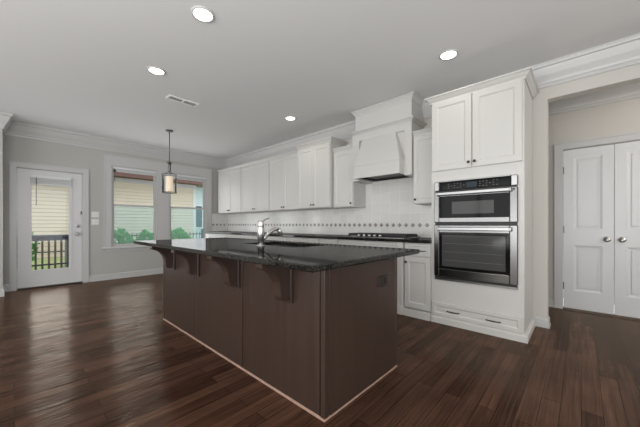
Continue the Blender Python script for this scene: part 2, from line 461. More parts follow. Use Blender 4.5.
def copy_thing(o, loc, label):
    c = o.copy(); col.objects.link(c); c.location = loc; c['label'] = label
    for ch in list(o.children):
        d = ch.copy(); col.objects.link(d); d.parent = c
        for g in list(ch.children):
            e = g.copy(); col.objects.link(e); e.parent = d
    return c

# main measures (metres)
XW, YB, CE = -6.815, 3.797, 2.75          # window wall, range wall, ceiling
XJ, YJ = -6.40, -0.12                     # left wall jutting in beside the glazed door
XR, YR = 2.60, -4.20                      # right and rear walls
YC = 4.808                                # closet wall of the hall

# ================================================================== SETTING
struct('floor', MB().box(XW - 0.15, XR + 0.15, YR - 0.15, YC + 0.15, -0.12, 0.0), M['floor'])
struct('ceiling', MB().box(XW - 0.15, XR + 0.15, YR - 0.15, YC + 0.15, CE, CE + 0.15), M['ceiling'])

# window wall (openings: glazed door, two windows)
DY0, DY1, DZ = 0.012, 0.878, 2.04
W1, W2, WZ0, WZ1 = (1.305, 2.132), (2.374, 3.240), 0.642, 2.255
w = MB()
xo, xi = XW - 0.15, XW
w.box(xo, xi, YJ, DY0, 0, CE).box(xo, xi, DY0, DY1, DZ, CE).box(xo, xi, DY1, W1[0], 0, CE)
w.box(xo, xi, W1[0], W1[1], 0, WZ0).box(xo, xi, W1[0], W1[1], WZ1, CE).box(xo, xi, W1[1], W2[0], 0, CE)
w.box(xo, xi, W2[0], W2[1], 0, WZ0).box(xo, xi, W2[0], W2[1], WZ1, CE).box(xo, xi, W2[1], YB, 0, CE)
struct('wall_window', w, M['wall'])
struct('wall_left', MB().box(XW - 0.15, XJ, YR, YJ, 0, CE), M['wall'])

# range wall, with the wide opening to the hall
OX0, OX1, OZ = -0.262, 1.75, 2.40
w = MB().box(XW - 0.15, OX0, YB, YB + 0.12, 0, CE).box(OX0, OX1, YB, YB + 0.12, OZ, CE).box(OX1, XR, YB, YB + 0.12, 0, CE)
struct('wall_range', w, M['hallwall'])
# closet wall of the hall, with the double door opening
CX0, CX1, CZ = -0.178, 0.745, 2.045
w = MB().box(-2.4, CX0, YC, YC + 0.12, 0, CE).box(CX0, CX1, YC, YC + 0.12, CZ, CE).box(CX1, XR, YC, YC + 0.12, 0, CE)
struct('wall_hall', w, M['hallwall'])
struct('wall_hall_end', MB().box(-2.5, -2.4, YB + 0.12, YC + 0.12, 0, CE), M['hallwall'])
struct('wall_closet_back', MB().box(CX0 - 0.1, CX1 + 0.1, YC + 0.7, YC + 0.76, 0, CE), M['hallwall'])
# right and rear walls, unseen, with tall windows put in to admit daylight
w = MB().box(XR, XR + 0.12, YR, -2.8, 0, CE).box(XR, XR + 0.12, -2.8, 1.6, 2.6, CE).box(XR, XR + 0.12, -2.8, 1.6, 0, 0.3).box(XR, XR + 0.12, 1.6, YC + 0.12, 0, CE)
struct('wall_right', w, M['wall'])
w = MB().box(XJ, -5.1, YR - 0.12, YR, 0, CE).box(-5.1, 1.3, YR - 0.12, YR, 2.6, CE).box(-5.1, 1.3, YR - 0.12, YR, 0, 0.3).box(1.3, XR, YR - 0.12, YR, 0, CE)
struct('wall_rear', w, M['wall'])
def mullions(axis, a0, a1, n, c):
    b = MB()
    for k in range(n + 1):
        a = a0 + (a1 - a0) * k / n
        if axis == 'X': b.box(a - .04, a + .04, c - .05, c + .05, 0.3, 2.6)
        else: b.box(c - .05, c + .05, a - .04, a + .04, 0.3, 2.6)
    return b
struct('window_3', mullions('X', -5.06, 1.26, 5, YR - 0.06), M['trim'])
struct('window_4', mullions('Y', -2.76, 1.56, 3, XR + 0.06), M['trim'])

# crown moulding round the kitchen and in the hall
def crown_prof(z0, z1, d):
    h = z1 - z0
    return [(0.0, z0), (0.014, z0), (0.016, z0 + .14 * h), (0.024, z0 + .17 * h), (0.30 * d, z0 + .27 * h), (0.55 * d, z0 + .50 * h),
            (0.74 * d, z0 + .72 * h), (0.80 * d, z0 + .80 * h), (0.94 * d, z0 + .83 * h), (d, z0 + .90 * h), (d, z1), (0.0, z1)]
struct('trim_1', MB().sweep([(XJ, YR), (XJ, YJ), (XW, YJ), (XW, YB), (XR, YB)], crown_prof(2.525, CE, 0.105)), M['trim'])
struct('trim_2', MB().sweep([(-2.4, YC), (XR, YC)], crown_prof(2.525, CE, 0.105)), M['trim'])
base_prof = lambda h=0.115, d=0.014: [(0, 0), (d + .006, 0), (d + .006, 0.018), (d, 0.022), (d, h - .02), (d * .4, h - .004), (d * .4, h), (0, h)]
struct('baseboard_left', MB().sweep([(XJ, YR), (XJ, YJ), (XW, YJ), (XW, -0.055)], base_prof(0.12)), M['trim'])
struct('baseboard_window', MB().sweep([(XW, 0.952), (XW, 3.205)], base_prof(0.12)), M['trim'])
struct('baseboard_range', MB().sweep([(-0.363, YB), (OX0, YB), (OX0, YB + 0.12), (OX0 - 1.9, YB + 0.12)], base_prof(0.10, 0.012)), M['trim'])
struct('baseboard_hall', MB().sweep([(-2.4, YC), (-0.262, YC)], base_prof(0.10)), M['trim'])
struct('baseboard_right', MB().sweep([(0.832, YC), (XR, YC)], base_prof(0.10)), M['trim'])

# ---- casings: flat boards with a raised outer bead
def casing(mb, u0, u1, z0, z1, w_, place):
    """two legs and a head; place(u, d, z) -> world (d = out of the wall)"""
    def bar(ua, ub, za, zb):
        c = [(ua, 0, za), (ub, 0, za), (ub, 0, zb), (ua, 0, zb), (ua, .018, za), (ub, .018, za), (ub, .018, zb), (ua, .018, zb)]
        mb.add([place(*p) for p in c], [(0, 1, 2, 3), (4, 7, 6, 5), (0, 4, 5, 1), (1, 5, 6, 2), (2, 6, 7, 3), (3, 7, 4, 0)])
    def bead(ua, ub, za, zb):
        c = [(ua, .018, za), (ub, .018, za), (ub, .018, zb), (ua, .018, zb), (ua, .026, za), (ub, .026, za), (ub, .026, zb), (ua, .026, zb)]
        mb.add([place(*p) for p in c], [(0, 1, 2, 3), (4, 7, 6, 5), (0, 4, 5, 1), (1, 5, 6, 2), (2, 6, 7, 3), (3, 7, 4, 0)])
    bar(u0, u0 + w_, z0, z1); bar(u1 - w_, u1, z0, z1); bar(u0 + w_, u1 - w_, z1 - w_, z1)
    bead(u0, u0 + .016, z0, z1); bead(u1 - .016, u1, z0, z1); bead(u0 + .016, u1 - .016, z1 - .016, z1)
onW = lambda u, d, z: (XW + d, u, z)
onC = lambda u, d, z: (u, YC - d, z)
mb = MB(); casing(mb, -0.052, 0.950, 0, 2.115, 0.078, onW); struct('trim_3', mb, M['trim'])
mb = MB(); casing(mb, 1.181, 3.352, 0.636, 2.456, 0.120, onW)
mb.box(XW, XW + .018, W1[1] + .004, W2[0] - .004, 0.636, WZ1)
mb.box(XW, XW + .018, 1.301, 3.232, WZ1, 2.336)
struct('trim_4', mb, M['trim'])
mb = MB(); mb.cbox(XW - .06, XW + .055, 1.150, 3.160, 0.602, 0.636, .005); mb.box(XW, XW + .018, 1.20, 3.15, 0.555, 0.602)
mb.box(XW - .06, XW + .002, W1[0], W1[1], 0.636, WZ0); mb.box(XW - .06, XW + .002, W2[0], W2[1], 0.636, WZ0)
struct('trim_5', mb, M['trim'])
mb = MB(); casing(mb, -0.262, 0.829, 0, 2.135, 0.086, onC); struct('trim_6', mb, M['trim'])

# ---- door_1: glazed exterior door
yx = lambda x, y, z: (XW - 0.045 - y + 0.0, x, z)      # leaf coordinates: x along the wall, y into the room when negative
mb = MB(yx)
S0, S1, ZB, ZT, G0, G1, GZ0, GZ1 = 0.034, 0.857, 0.022, 2.022, 0.190, 0.690, 0.290, 1.905
mb.box(S0, G0, -0.012, 0.033, ZB, ZT).box(G1, S1, -0.012, 0.033, ZB, ZT).box(G0, G1, -0.012, 0.033, ZB, GZ0).box(G0, G1, -0.012, 0.033, GZ1, ZT)
d1 = struct('door_1', mb, M['door'])
lf = MB(yx)
lf.frame(G0 - .03, G1 + .03, GZ0 - .03, GZ1 + .03, -0.024, -0.012, .034); lf.frame(G0, G1, GZ0, GZ1, -.018, .025, .012)
link('lite_frame', lf, M['door'], d1)
link('glass_pane', MB(yx).box(G0 + .012, G1 - .012, 0.004, 0.010, GZ0 + .012, GZ1 - .012), M['glass'], d1)
link('deadbolt', MB(yx).lathe([(.030, -.012), (.030, -.024), (.022, -.030), (.012, -.030), (.012, -.05), (.0, -.052)], (0.797, 0, 1.055), 'Y', 20), M['chrome'], d1)
link('door_knob', MB(yx).lathe([(.032, -.012), (.032, -.020), (.014, -.026), (.012, -.045), (.024, -.055), (.029, -.068), (.024, -.080), (.0, -.084)], (0.790, 0, 0.908), 'Y', 20), M['chrome'], d1)
link('security_latch', MB(yx).cbox(0.838, 0.872, -.034, -.012, 1.272, 1.330, .004), M['pewter'], d1)
for hz in (0.26, 1.04, 1.82):
    link('hinge', MB(yx).cbox(0.018, 0.036, -.022, -.004, hz - .05, hz + .05, .003), M['chrome'], d1)
jb = MB().box(XW - .15, XW + .002, DY0 - .02, DY0 + .018, 0, DZ).box(XW - .15, XW + .002, DY1 - .018, DY1 + .02, 0, DZ).box(XW - .15, XW + .002, DY0, DY1, DZ - .016, DZ)
link('door_jamb', jb, M['trim'], d1)
link('threshold', MB().box(XW - .15, XW + .02, DY0 + .018, DY1 - .018, 0.001, 0.018), M['bronze'], d1)

# ---- windows
def window(name, y0, y1):
    xa, xb = XW - 0.14, XW
    f = MB().box(xa, xb, y0, y0 + .018, WZ0, WZ1).box(xa, xb, y1 - .018, y1, WZ0, WZ1).box(xa, xb, y0 + .018, y1 - .018, WZ1 - .018, WZ1).box(xa, xb, y0 + .018, y1 - .018, WZ0, WZ0 + .012)
    wdw = struct(name, f, M['trim'])
    def sash(nm, x0, x1, z0, z1, wd):
        s = MB()
        a, b = y0 + .020, y1 - .020
        s.box(x0, x1, a, a + wd, z0, z1).box(x0, x1, b - wd, b, z0, z1).box(x0, x1, a + wd, b - wd, z0, z0 + wd).box(x0, x1, a + wd, b - wd, z1 - wd, z1)
        so = link(nm, s, M['trim'], wdw)
        link('pane', MB().box((x0 + x1) / 2 - .003, (x0 + x1) / 2 + .003, a + wd, b - wd, z0 + wd, z1 - wd), M['glass'], so)
    sash('upper_sash', XW - .110, XW - .080, 1.455, WZ1 - .02, .034)
    sash('lower_sash', XW - .078, XW - .048, WZ0 + .014, 1.492, .034)
    link('insect_screen', MB().box(XW - .132, XW - .130, y0 + .02, y1 - .02, WZ0 + .014, 1.475), M['screen'], wdw)
    lk = MB().cbox(XW - .066, XW - .044, (y0 + y1) / 2 - .03, (y0 + y1) / 2 + .03, 1.492, 1.506, .003)
    link('sash_lock', lk, M['plastic'], wdw)
window('window_1', *W1)
window('window_2', *W2)

def blind(name, label, x0, x1, y0, y1, zt, zb, wand_y, wand_z, cord):
    t = thing(name, label, 'blind', ((x0 + x1) / 2, (y0 + y1) / 2, zb), 'raised window blinds')
    link('head_rail', MB().cbox(x0, x1, y0, y1, zt - .045, zt, .004), M['blind'], t)
    n = 9; s = MB(); dz = (zt - .047 - zb - .014) / n
    for k in range(n):
        z = zb + .015 + k * dz
        s.box(x0 + .004, x1 - .004, y0 + .004, y1 - .004, z, z + dz * .62)
    link('slat_stack', s, M['blind'], t)
    link('bottom_rail', MB().cbox(x0 + .002, x1 - .002, y0 + .002, y1 - .002, zb, zb + .014, .003), M['blind'], t)
    link('tilt_wand', MB().tube([(x1 + .006, wand_y, zt - .03), (x1 + .006, wand_y, wand_z)], .0045, 6), M['pewter'], t)
    if cord:
        link('cord_lock', MB().cbox(x1, x1 + .014, y0 + .012, y0 + .05, zb - .01, zb + .035, .003), M['bronze'], t)
blind('window_blind', 'raised grey blind bundled over the glass of the exterior door', XW - .024, XW + .026, 0.182, 0.700, 1.918, 1.765, 0.255, 1.405, False)
blind('window_blind', 'raised blind at the top of the window nearest the exterior door', XW - .046, XW - .002, W1[0] + .02, W1[1] - .02, 2.236, 2.140, W1[0] + .05, 1.95, True)
blind('window_blind', 'raised blind at the top of the window behind the pendant lamp', XW - .046, XW - .002, W2[0] + .02, W2[1] - .02, 2.236, 2.125, W2[0] + .05, 1.95, False)

# ---- closet double doors of the hall
def closet_leaf(name, x0, x1, knob_x, hinge_x):
    mb = MB().panel(x0, x1, 0.018, 2.035, YC + 0.006, .035, .094, .006, .026, [(0.245, 0.822), (1.022, 1.936)])
    d = struct(name, mb, M['door'])
    # raised field inside each panel
    rf = MB()
    for (a, b) in ((0.285, 0.782), (1.062, 1.896)):
        rf.panel(x0 + .134, x1 - .134, a, b, YC + 0.010, .008, .001, .0, .0005, None, .003)
    link('raised_field', rf, M['door'], d)
    link('door_knob', MB().lathe([(.032, .006), (.032, -.004), (.013, -.010), (.012, -.028), (.026, -.036), (.031, -.050), (.026, -.062), (0, -.066)], (knob_x, YC, 0.908), 'Y', 22), M['chrome'], d)
    for hz in (0.30, 1.02, 1.78):
        link('hinge', MB().cbox(hinge_x - .008, hinge_x + .008, YC - .012, YC + .006, hz - .045, hz + .045, .003), M['pewter'], d)
closet_leaf('door_2', -0.171, 0.281, 0.222, -0.172)
closet_leaf('door_3', 0.286, 0.738, 0.346, 0.739)

# ================================================================== CABINETS
def knob(parent, x, yf, z, m=None):
    return link('knob', MB().lathe([(.006, 0), (.006, -.012), (.013, -.017), (.0145, -.023), (.010, -.029), (0, -.030)], (x, yf, z), 'Y', 14), m or M['bronze'], parent)
def pull(parent, x, yf, z, wd=0.105):
    mb = MB()
    for s in (-1, 1): mb.lathe([(.005, 0), (.005, -.026), (0, -.028)], (x + s * wd * .42, yf, z), 'Y', 10)
    pts = [(x - wd / 2 + wd * k / 8, yf - .026 - .004 * math.sin(math.pi * k / 8), z) for k in range(9)]
    mb.tube(pts, [.0035, .0045, .005, .006, .0065, .006, .005, .0045, .0035], 8)
    return link('pull', mb, M['bronze'], parent)

def cab_crown(z0, z1, d):
    h = z1 - z0
    return [(0, z0), (.008, z0), (.010, z0 + .2 * h), (.45 * d, z0 + .42 * h), (.72 * d, z0 + .68 * h), (.75 * d, z0 + .74 * h), (d, z0 + .80 * h), (d, z1), (0, z1)]

def wall_cabinet(label, x0, x1, yd, zb, zbody, zcrown, proj, ndoor, knob_side, right_ret=False, left_ret=False, group='white wall cabinets over the range counter'):
    """yd: plane of the door fronts"""
    t = thing('upper_cabinet', label, 'cabinet', ((x0 + x1) / 2, (yd + YB) / 2, zb), group)
    yb = yd + .021
    body = MB().box(x0, x1, yb, YB - .004, zb, zbody)
    link('body', body, M['cabinet'], t)
    n = ndoor; wd = (x1 - x0 - .012) / n
    for k in range(n):
        a = x0 + .006 + k * wd + .002; b = a + wd - .004
        d = link('door', MB().panel(a, b, zb + .008, zbody - .012, yd, .020, .052, .009, .012), M['cabinet'], t)
        kx = (b - .028) if (n == 2 and k == 0) or (n == 1 and knob_side == 'r') else (a + .028)
        knob(d, kx, yd, zb + .055)
    path = [(x0, yb), (x1, yb)]
    if right_ret: path.append((x1, YB - .002))
    if left_ret: path.insert(0, (x0, YB - .002))
    link('crown', MB().sweep(path, cab_crown(zbody - .004, zcrown, proj)), M['cabinet'], t)
    return t

wall_cabinet('low white double-door wall cabinet at the window end of the row', -6.640, -5.603, 3.447, 1.357, 2.370, 2.420, .042, 2, '')
wall_cabinet('low white double-door wall cabinet second from the window', -5.600, -4.573, 3.447, 1.357, 2.370, 2.420, .042, 2, '')
wall_cabinet('low white double-door wall cabinet touching the taller cabinet that stands forward', -4.570, -3.700, 3.447, 1.357, 2.370, 2.420, .042, 2, '')
wall_cabinet('taller white double-door wall cabinet standing forward of its row', -3.676, -2.918, 3.387, 1.357, 2.388, 2.462, .055, 2, '', True, False)
wall_cabinet('white single-door wall cabinet against the left of the range hood', -2.905, -2.515, 3.447, 1.352, 2.222, 2.282, .042, 1, 'r')
wall_cabinet('narrow white single-door wall cabinet between range hood and oven cabinet', -1.578, -1.246, 3.447, 1.345, 2.205, 2.262, .042, 1, 'l')

# ---- base cabinets along the range wall
BZ = 0.868
def base_cabinet(label, x0, x1, ndraw, ndoor, knob_side='l', pull_off=0.0):
    t = thing('base_cabinet', label, 'cabinet', ((x0 + x1) / 2, (3.19 + YB) / 2, 0), 'white base cabinets under the range counter')
    link('body', MB().box(x0, x1, 3.211, YB - .001, 0.09, BZ), M['cabinet'], t)
    link('plinth', MB().box(x0, x1, 3.165, YB - .001, 0.0, 0.085), M['cabinet'], t)
    wd = (x1 - x0 - .012) / ndraw
    for k in range(ndraw):
        a = x0 + .006 + k * wd + .002; b = a + wd - .004
        dr = link('drawer', MB().panel(a, b, 0.715, 0.858, 3.190, .02, .030, .006, .008), M['cabinet'], t)
        pull(dr, (a + b) / 2 + pull_off, 3.190, 0.780)
    wd = (x1 - x0 - .012) / ndoor
    for k in range(ndoor):
        a = x0 + .006 + k * wd + .002; b = a + wd - .004
        d = link('door', MB().panel(a, b, 0.105, 0.700, 3.190, .02, .055, .009, .012), M['cabinet'], t)
        kx = (b - .028) if (ndoor == 2 and k == 0) or (ndoor == 1 and knob_side == 'r') else (a + .028)
        knob(d, kx, 3.190, 0.640)
    return t
base_cabinet('white two-drawer base cabinet standing against the window wall', -6.780, -5.752, 2, 2)
base_cabinet('white two-drawer base cabinet second from the window wall', -5.750, -4.742, 2, 2)
base_cabinet('white two-drawer base cabinet third from the window wall, seen behind the faucet', -4.740, -3.742, 2, 2)
base_cabinet('white two-drawer base cabinet fourth from the window wall', -3.740, -2.979, 2, 2)
base_cabinet('narrow white one-drawer base cabinet just left of the cooktop cabinet', -2.977, -2.596, 1, 1)
cb = base_cabinet('wide white base cabinet carrying the gas cooktop', -2.594, -1.662, 2, 2)
p = MB().cbox(-1.658, -1.580, 3.168, 3.60, 0.10, BZ, .004).cbox(-1.660, -1.578, 3.150, 3.60, 0.0, 0.10, .004)
for xx in (-1.642, -1.619, -1.596): p.box(xx - .006, xx + .006, 3.163, 3.168, 0.14, 0.83)
link('fluted_pilaster', p, M['cabinet'], cb)
base_cabinet('white one-drawer base cabinet beside the oven cabinet', -1.574, -1.246, 1, 1, 'l', .055)

# back counter and splash
ct = link('countertop', MB().cbox(-6.788, -1.246, 3.158, YB - .014, 0.872, 0.908, .005), M['granite'])
tag(ct, 'long black granite countertop along the range wall', 'countertop')
sp = MB().box(-6.803, -1.246, YB - .010, YB, 0.908, 1.356)
sp.box(-2.515, -1.590, YB - .010, YB, 1.356, 1.90)
sp.box(XW, XW + .010, 3.362, YB - .010, 0.908, 1.356)
bs = struct('backsplash', sp, M['tile'])
tag(bs, 'white square tile backsplash with a row of dark diamonds', 'backsplash')
ln = MB().box(-6.803, -1.246, YB - .0125, YB - .010, 1.030, 1.116).box(XW + .010, XW + .0125, 3.362, YB - .0125, 1.030, 1.116)
link('liner_band', ln, M['liner'], bs)
ac = MB(); x = -1.331
def diamond(c, r, dirx):
    for (du, dz) in ((0, .55), (0, -.55), (.55, 0), (-.55, 0)):
        q = []
        for (a, b) in ((0, .44), (.44, 0), (0, -.44), (-.44, 0)):
            u, zz = (du + a) * r, (dz + b) * r
            q.append((u, zz))
        if dirx: ac.add([(c[0] + u, c[1] - d_, c[2] + zz) for d_ in (0, .0015) for u, zz in q], [(0, 1, 2, 3), (7, 6, 5, 4), (0, 4, 5, 1), (1, 5, 6, 2), (2, 6, 7, 3), (3, 7, 4, 0)])
        else: ac.add([(c[0] + d_, c[1] + u, c[2] + zz) for d_ in (0, .0015) for u, zz in q], [(0, 1, 2, 3), (7, 6, 5, 4), (0, 4, 5, 1), (1, 5, 6, 2), (2, 6, 7, 3), (3, 7, 4, 0)])
while x > -6.76:
    diamond((x, YB - .0125, 1.0745), .030, True); x -= 0.1
for k in range(4): diamond((XW + .0125, 3.40 + .1 * k, 1.0745), .030, False)
link('accent_diamonds', ac, M['accent'], bs)

# ---- range hood
hx0, hx1, hy = -2.452, -1.584, 3.425
h = thing('range_hood', 'white panelled range hood with mantel moulding over the cooktop', 'range hood', ((hx0 + hx1) / 2, 3.55, 1.72))
vx0, vx1 = -2.385, -1.682
hb = MB().box(hx0 - .058, vx0, hy, YB - .011, 1.722, 2.402).box(vx1, hx1 + .0, hy, YB - .011, 1.722, 2.402)      # stiles and cheeks
hb.box(vx0, vx1, hy, YB - .011, 2.302, 2.402)                                                              # frieze
link('canopy', hb, M['cabinet'], h)
link('back_panel', MB().box(vx0, vx1, hy + .030, hy + .045, 1.915, 2.302), M['cabinet'], h)
sl = MB().add([(vx0, 3.292, 1.915), (vx1, 3.292, 1.915), (vx1, hy + .030, 1.915), (vx0, hy + .030, 1.915), (-2.315, 3.405, 2.302), (-1.800, 3.405, 2.302), (-1.800, hy + .030, 2.302), (-2.315, hy + .030, 2.302)],
              [(0, 3, 2, 1), (4, 5, 6, 7), (0, 1, 5, 4), (1, 2, 6, 5), (2, 3, 7, 6), (3, 0, 4, 7)])
link('sloped_panel', sl, M['cabinet'], h)
va = MB().box(vx0, vx1, 3.290, 3.318, 1.735, 1.905).box(vx0, vx0 + .03, 3.318, hy, 1.735, 1.905).box(vx1 - .03, vx1, 3.318, hy, 1.735, 1.905).box(vx0, vx1, 3.282, hy, 1.905, 1.915)
link('valance', va, M['cabinet'], h)
link('filter_panel', MB().box(vx0 + .03, vx1 - .03, 3.318, YB - .012, 1.765, 1.785), M['filter'], h)
link('hood_liner', MB().frame(vx0 + .03, vx1 - .03, 3.318, YB - .02, -1.765, -1.745, .05).__class__(lambda x, y, z: (x, z, -y)).frame(vx0 + .03, vx1 - .03, 3.318, YB - .02, -1.765, -1.745, .05), M['black'], h)
mo = MB().sweep([(hx0, YB - .002), (hx0, hy), (hx1, hy), (hx1, YB - .002)][::-1][::-1], [(0, 2.402), (.010, 2.402), (.014, 2.412), (.040, 2.432), (.046, 2.436), (.046, 2.450), (0, 2.450)])
link('mantel_moulding', mo, M['cabinet'], h)
link('chimney', MB().box(hx0, hx1, hy, YB - .002, 2.450, 2.672), M['cabinet'], h)
link('chimney_crown', MB().sweep([(hx0, YB - .002), (hx0, hy), (hx1, hy), (hx1, YB - .002)], cab_crown(2.668, 2.742, .046)), M['cabinet'], h)

# ---- gas cooktop
c = thing('cooktop', 'black gas cooktop with cast iron grates set into the back counter', 'cooktop', (-2.06, 3.46, 0.908))
kx0, kx1 = -2.535, -1.590
link('glass_top', MB().cbox(kx0 + .007, kx1 - .007, 3.235, 3.700, 0.908, 0.918, .003), M['blackglass'], c)
link('steel_edge', MB().box(kx0, kx1, 3.228, 3.235, 0.908, 0.920).box(kx0, kx1, 3.700, 3.707, 0.908, 0.920).box(kx0, kx0 + .007, 3.235, 3.70, .908, .920).box(kx1 - .007, kx1, 3.235, 3.70, .908, .920), M['steel'], c)
gw = (kx1 - kx0 - .04) / 3
for k in range(3):
    a = kx0 + .02 + k * gw + .003; b = a + gw - .006
    g = MB()
    for yy in (3.335, 3.66): g.cbox(a, b, yy - .007, yy + .007, 0.926, 0.958, .003)
    for yy in (3.415, 3.498, 3.580): g.cbox(a, b, yy - .006, yy + .006, 0.938, 0.958, .003)
    for xx in (a + .007, b - .007): g.cbox(xx - .007, xx + .007, 3.329, 3.666, 0.926, 0.958, .003)
    for xx in (a + (b - a) / 3, a + 2 * (b - a) / 3): g.cbox(xx - .006, xx + .006, 3.336, 3.660, 0.938, 0.958, .003)
    for xx in (a + .009, b - .009):
        for yy in (3.338, 3.657): g.box(xx - .008, xx + .008, yy - .008, yy + .008, 0.918, 0.928)
    link('grate', g, M['castiron'], c)
for (bx, by, br) in ((-2.37, 3.42, .035), (-2.37, 3.58, .04), (-2.062, 3.50, .05), (-1.755, 3.42, .035), (-1.755, 3.58, .04)):
    link('burner', MB().lathe([(br, 0), (br, .006), (br * .8, .008), (br * .8, .014), (0, .016)], (bx, by, .918), 'Z', 20), M['castiron'], c)
for k in range(5):
    link('control_knob', MB().lathe([(.022, 0), (.020, .026), (.017, .029), (0, .029)], (-2.29 + .084 * k, 3.284, .918), 'Z', 16), M['chrome'], c)

# ---- oven cabinet
ox0, ox1, oy = -1.242, -0.388, 3.200
t = thing('oven_cabinet', 'tall white cabinet housing the built-in wall ovens', 'cabinet', ((ox0 + ox1) / 2, 3.5, 0))
ou0, ou1, oz0, oz1 = -1.196, -0.440, 0.482, 1.552      # oven opening
b = MB().box(ox0, ou0, oy, YB - .001, 0, 2.442).box(ou1, ox1, oy, YB - .001, 0, 2.442).box(ou0, ou1, oy, YB - .001, 0, oz0).box(ou0, ou1, oy, YB - .001, oz1, 2.442).box(ou0, ou1, YB - .03, YB - .001, oz0, oz1)
link('body', b, M['cabinet'], t)
dl = link('door', MB().panel(-1.232, -0.829, 1.675, 2.434, oy - .021, .020, .058, .010, .014), M['cabinet'], t); knob(dl, -0.853, oy - .021, 1.728)
dr = link('door', MB().panel(-0.819, -0.402, 1.675, 2.434, oy - .021, .020, .058, .010, .014), M['cabinet'], t); knob(dr, -0.795, oy - .021, 1.730)
dw = link('drawer', MB().panel(-1.231, -0.398, 0.078, 0.226, oy - .021, .020, .034, .008, .012), M['cabinet'], t)
pull(dw, -1.003, oy - .021, 0.150, .13); pull(dw, -0.632, oy - .021, 0.146, .13)
link('crown', MB().sweep([(ox0, YB - .3), (ox0, oy), (ox1, oy), (ox1, YB - .002)], [(0, 2.432), (.012, 2.432), (.014, 2.446), (.030, 2.462), (.042, 2.480), (.044, 2.484), (.058, 2.488), (.058, 2.502), (0, 2.502)]), M['cabinet'], t)
link('base_moulding', MB().sweep([(ox0 + .003, oy), (ox1, oy), (ox1, YB - .002)], [(0, 0), (.028, 0), (.028, .058), (.020, .066), (.014, .074), (0, .076)]), M['cabinet'], t)

# built-in oven and microwave
oc = (ou0 + ou1) / 2
yo = oy - .006
o = thing('built_in_oven', 'stainless built-in microwave and oven combination with black glass', 'oven', (oc, 3.4, oz0))
link('trim_frame', MB().box(ou0 + .002, ou1 - .002, oy - .004, oy + .45, oz0 + .002, oz1 - .002), M['steel'], o)
cp = link('control_panel', MB().cbox(ou0 + .047, ou1 - .050, yo - .022, oy - .004, 1.452, 1.545, .004), M['blackglass'], o)
link('display', MB().box(-0.872, -0.777, yo - .024, yo - .022, 1.470, 1.524), M['display'], cp)
for side in (-1, 1):
    mk = MB()
    for i in range(6):
        for j in range(3):
            xx = -0.825 + side * (.075 + .030 * i); zz = 1.475 + .022 * j
            if (i + j * 2 + (side > 0)) % 4: mk.box(xx - .007, xx + .007, yo - .0235, yo - .022, zz - .002, zz + .002)
    link('button_marks', mk, M['mark'], cp)
en = MB().cbox(ou0 - .006, ou0 + .045, yo - .026, oy, 1.452, 1.552, .006).cbox(ou1 - .048, ou1 + .006, yo - .026, oy, 1.452, 1.552, .006).cbox(ou0 + .045, ou1 - .048, yo - .026, oy, 1.544, 1.556, .003)
link('panel_surround', en, M['steel'], o)
def oven_door(nm, z0, z1, gz0, gz1, wx0, wx1, wz0, wz1, hz):
    y0, y1 = yo - .030, oy
    gx0, gx1 = ou0 + .047, ou1 - .056
    f = MB().cbox(ou0 - .006, gx0, y0, y1, z0, z1, .005).cbox(gx1, ou1 + .006, y0, y1, z0, z1, .005).cbox(gx0, gx1, y0, y1, z0, gz0, .005).cbox(gx0, gx1, y0, y1, gz1, z1, .005)
    d = link(nm, f, M['steel_dimmed'], o)
    link('glass_panel', MB().box(gx0, gx1, y0 + .005, y1, gz0, gz1), M['blackglass'], d)
    link('window', MB().cbox(wx0, wx1, y0 + .002, y0 + .006, wz0, wz1, .001), M['ovenwindow'], d)
    hb_ = MB().cbox(ou0 + .042, ou1 - .050, y0 - .044, y0 - .026, hz - .017, hz + .017, .006)
    for (a, b_) in ((ou0 + .030, ou0 + .052), (ou1 - .058, ou1 - .036)): hb_.cbox(a, b_, y0 - .040, y0 + .002, hz - .020, hz + .020, .006)
    link('handle', hb_, M['steel'], d)
    return d
ud = oven_door('microwave_door', 1.108, 1.440, 1.160, 1.384, -1.015, -0.625, 1.196, 1.326, 1.414)
link('round_badge', MB().lathe([(.009, 0), (.009, -.002), (0, -.002)], (-0.462, yo - .030, 1.418), 'Y', 14), M['pewter'], ud)
ld = oven_door('oven_door', 0.520, 1.078, 0.604, 0.998, -1.118, -0.530, 0.634, 0.972, 1.040)
for (za, zb_) in ((1.078, 1.108), (1.440, 1.452), (.500, .520)): link('vent_gap', MB().box(ou0, ou1, yo - .012, oy - .004, za, zb_), M['black'], o)
link('lower_trim', MB().cbox(ou0 - .006, ou1 + .006, yo - .020, oy, 0.478, 0.500, .004), M['steel'], o)
rk = MB()
for zz in (0.70, 0.79, 0.88): rk.box(-1.10, -0.55, yo - .0285, yo - .0275, zz, zz + .004)
link('oven_rack', rk, M['vent'], ld)

# ================================================================== ISLAND
ix0, ix1, iy0, iy1, iz = -3.512, -1.035, 1.159, 1.989, 0.869
t = thing('kitchen_island', 'dark espresso kitchen island with corbels under its black top', 'island', ((ix0 + ix1) / 2, (iy0 + iy1) / 2, 0))
core = MB().box(ix0 + .012, ix1 - .012, iy0 + .012, iy0 + .26, 0.0, iz).box(ix0 + .012, -2.53, iy0 + .26, iy1 - .012, 0, iz).box(-1.57, ix1 - .012, iy0 + .26, iy1 - .012, 0, iz).box(-2.53, -1.57, iy0 + .26, iy1 - .012, 0, .60).box(-2.53, -1.57, iy1 - .05, iy1 - .012, .6, iz)
link('carcass', core, M['islanddark'], t)
seams = [ix0 + .040, -2.690, -1.861, ix1 - .036]
for a, bb in zip(seams[:-1], seams[1:]):
    link('front_panel', MB().cbox(a + .005, bb - .005, iy0, iy0 + .012, 0.012, iz - .001, .002), M['island'], t)
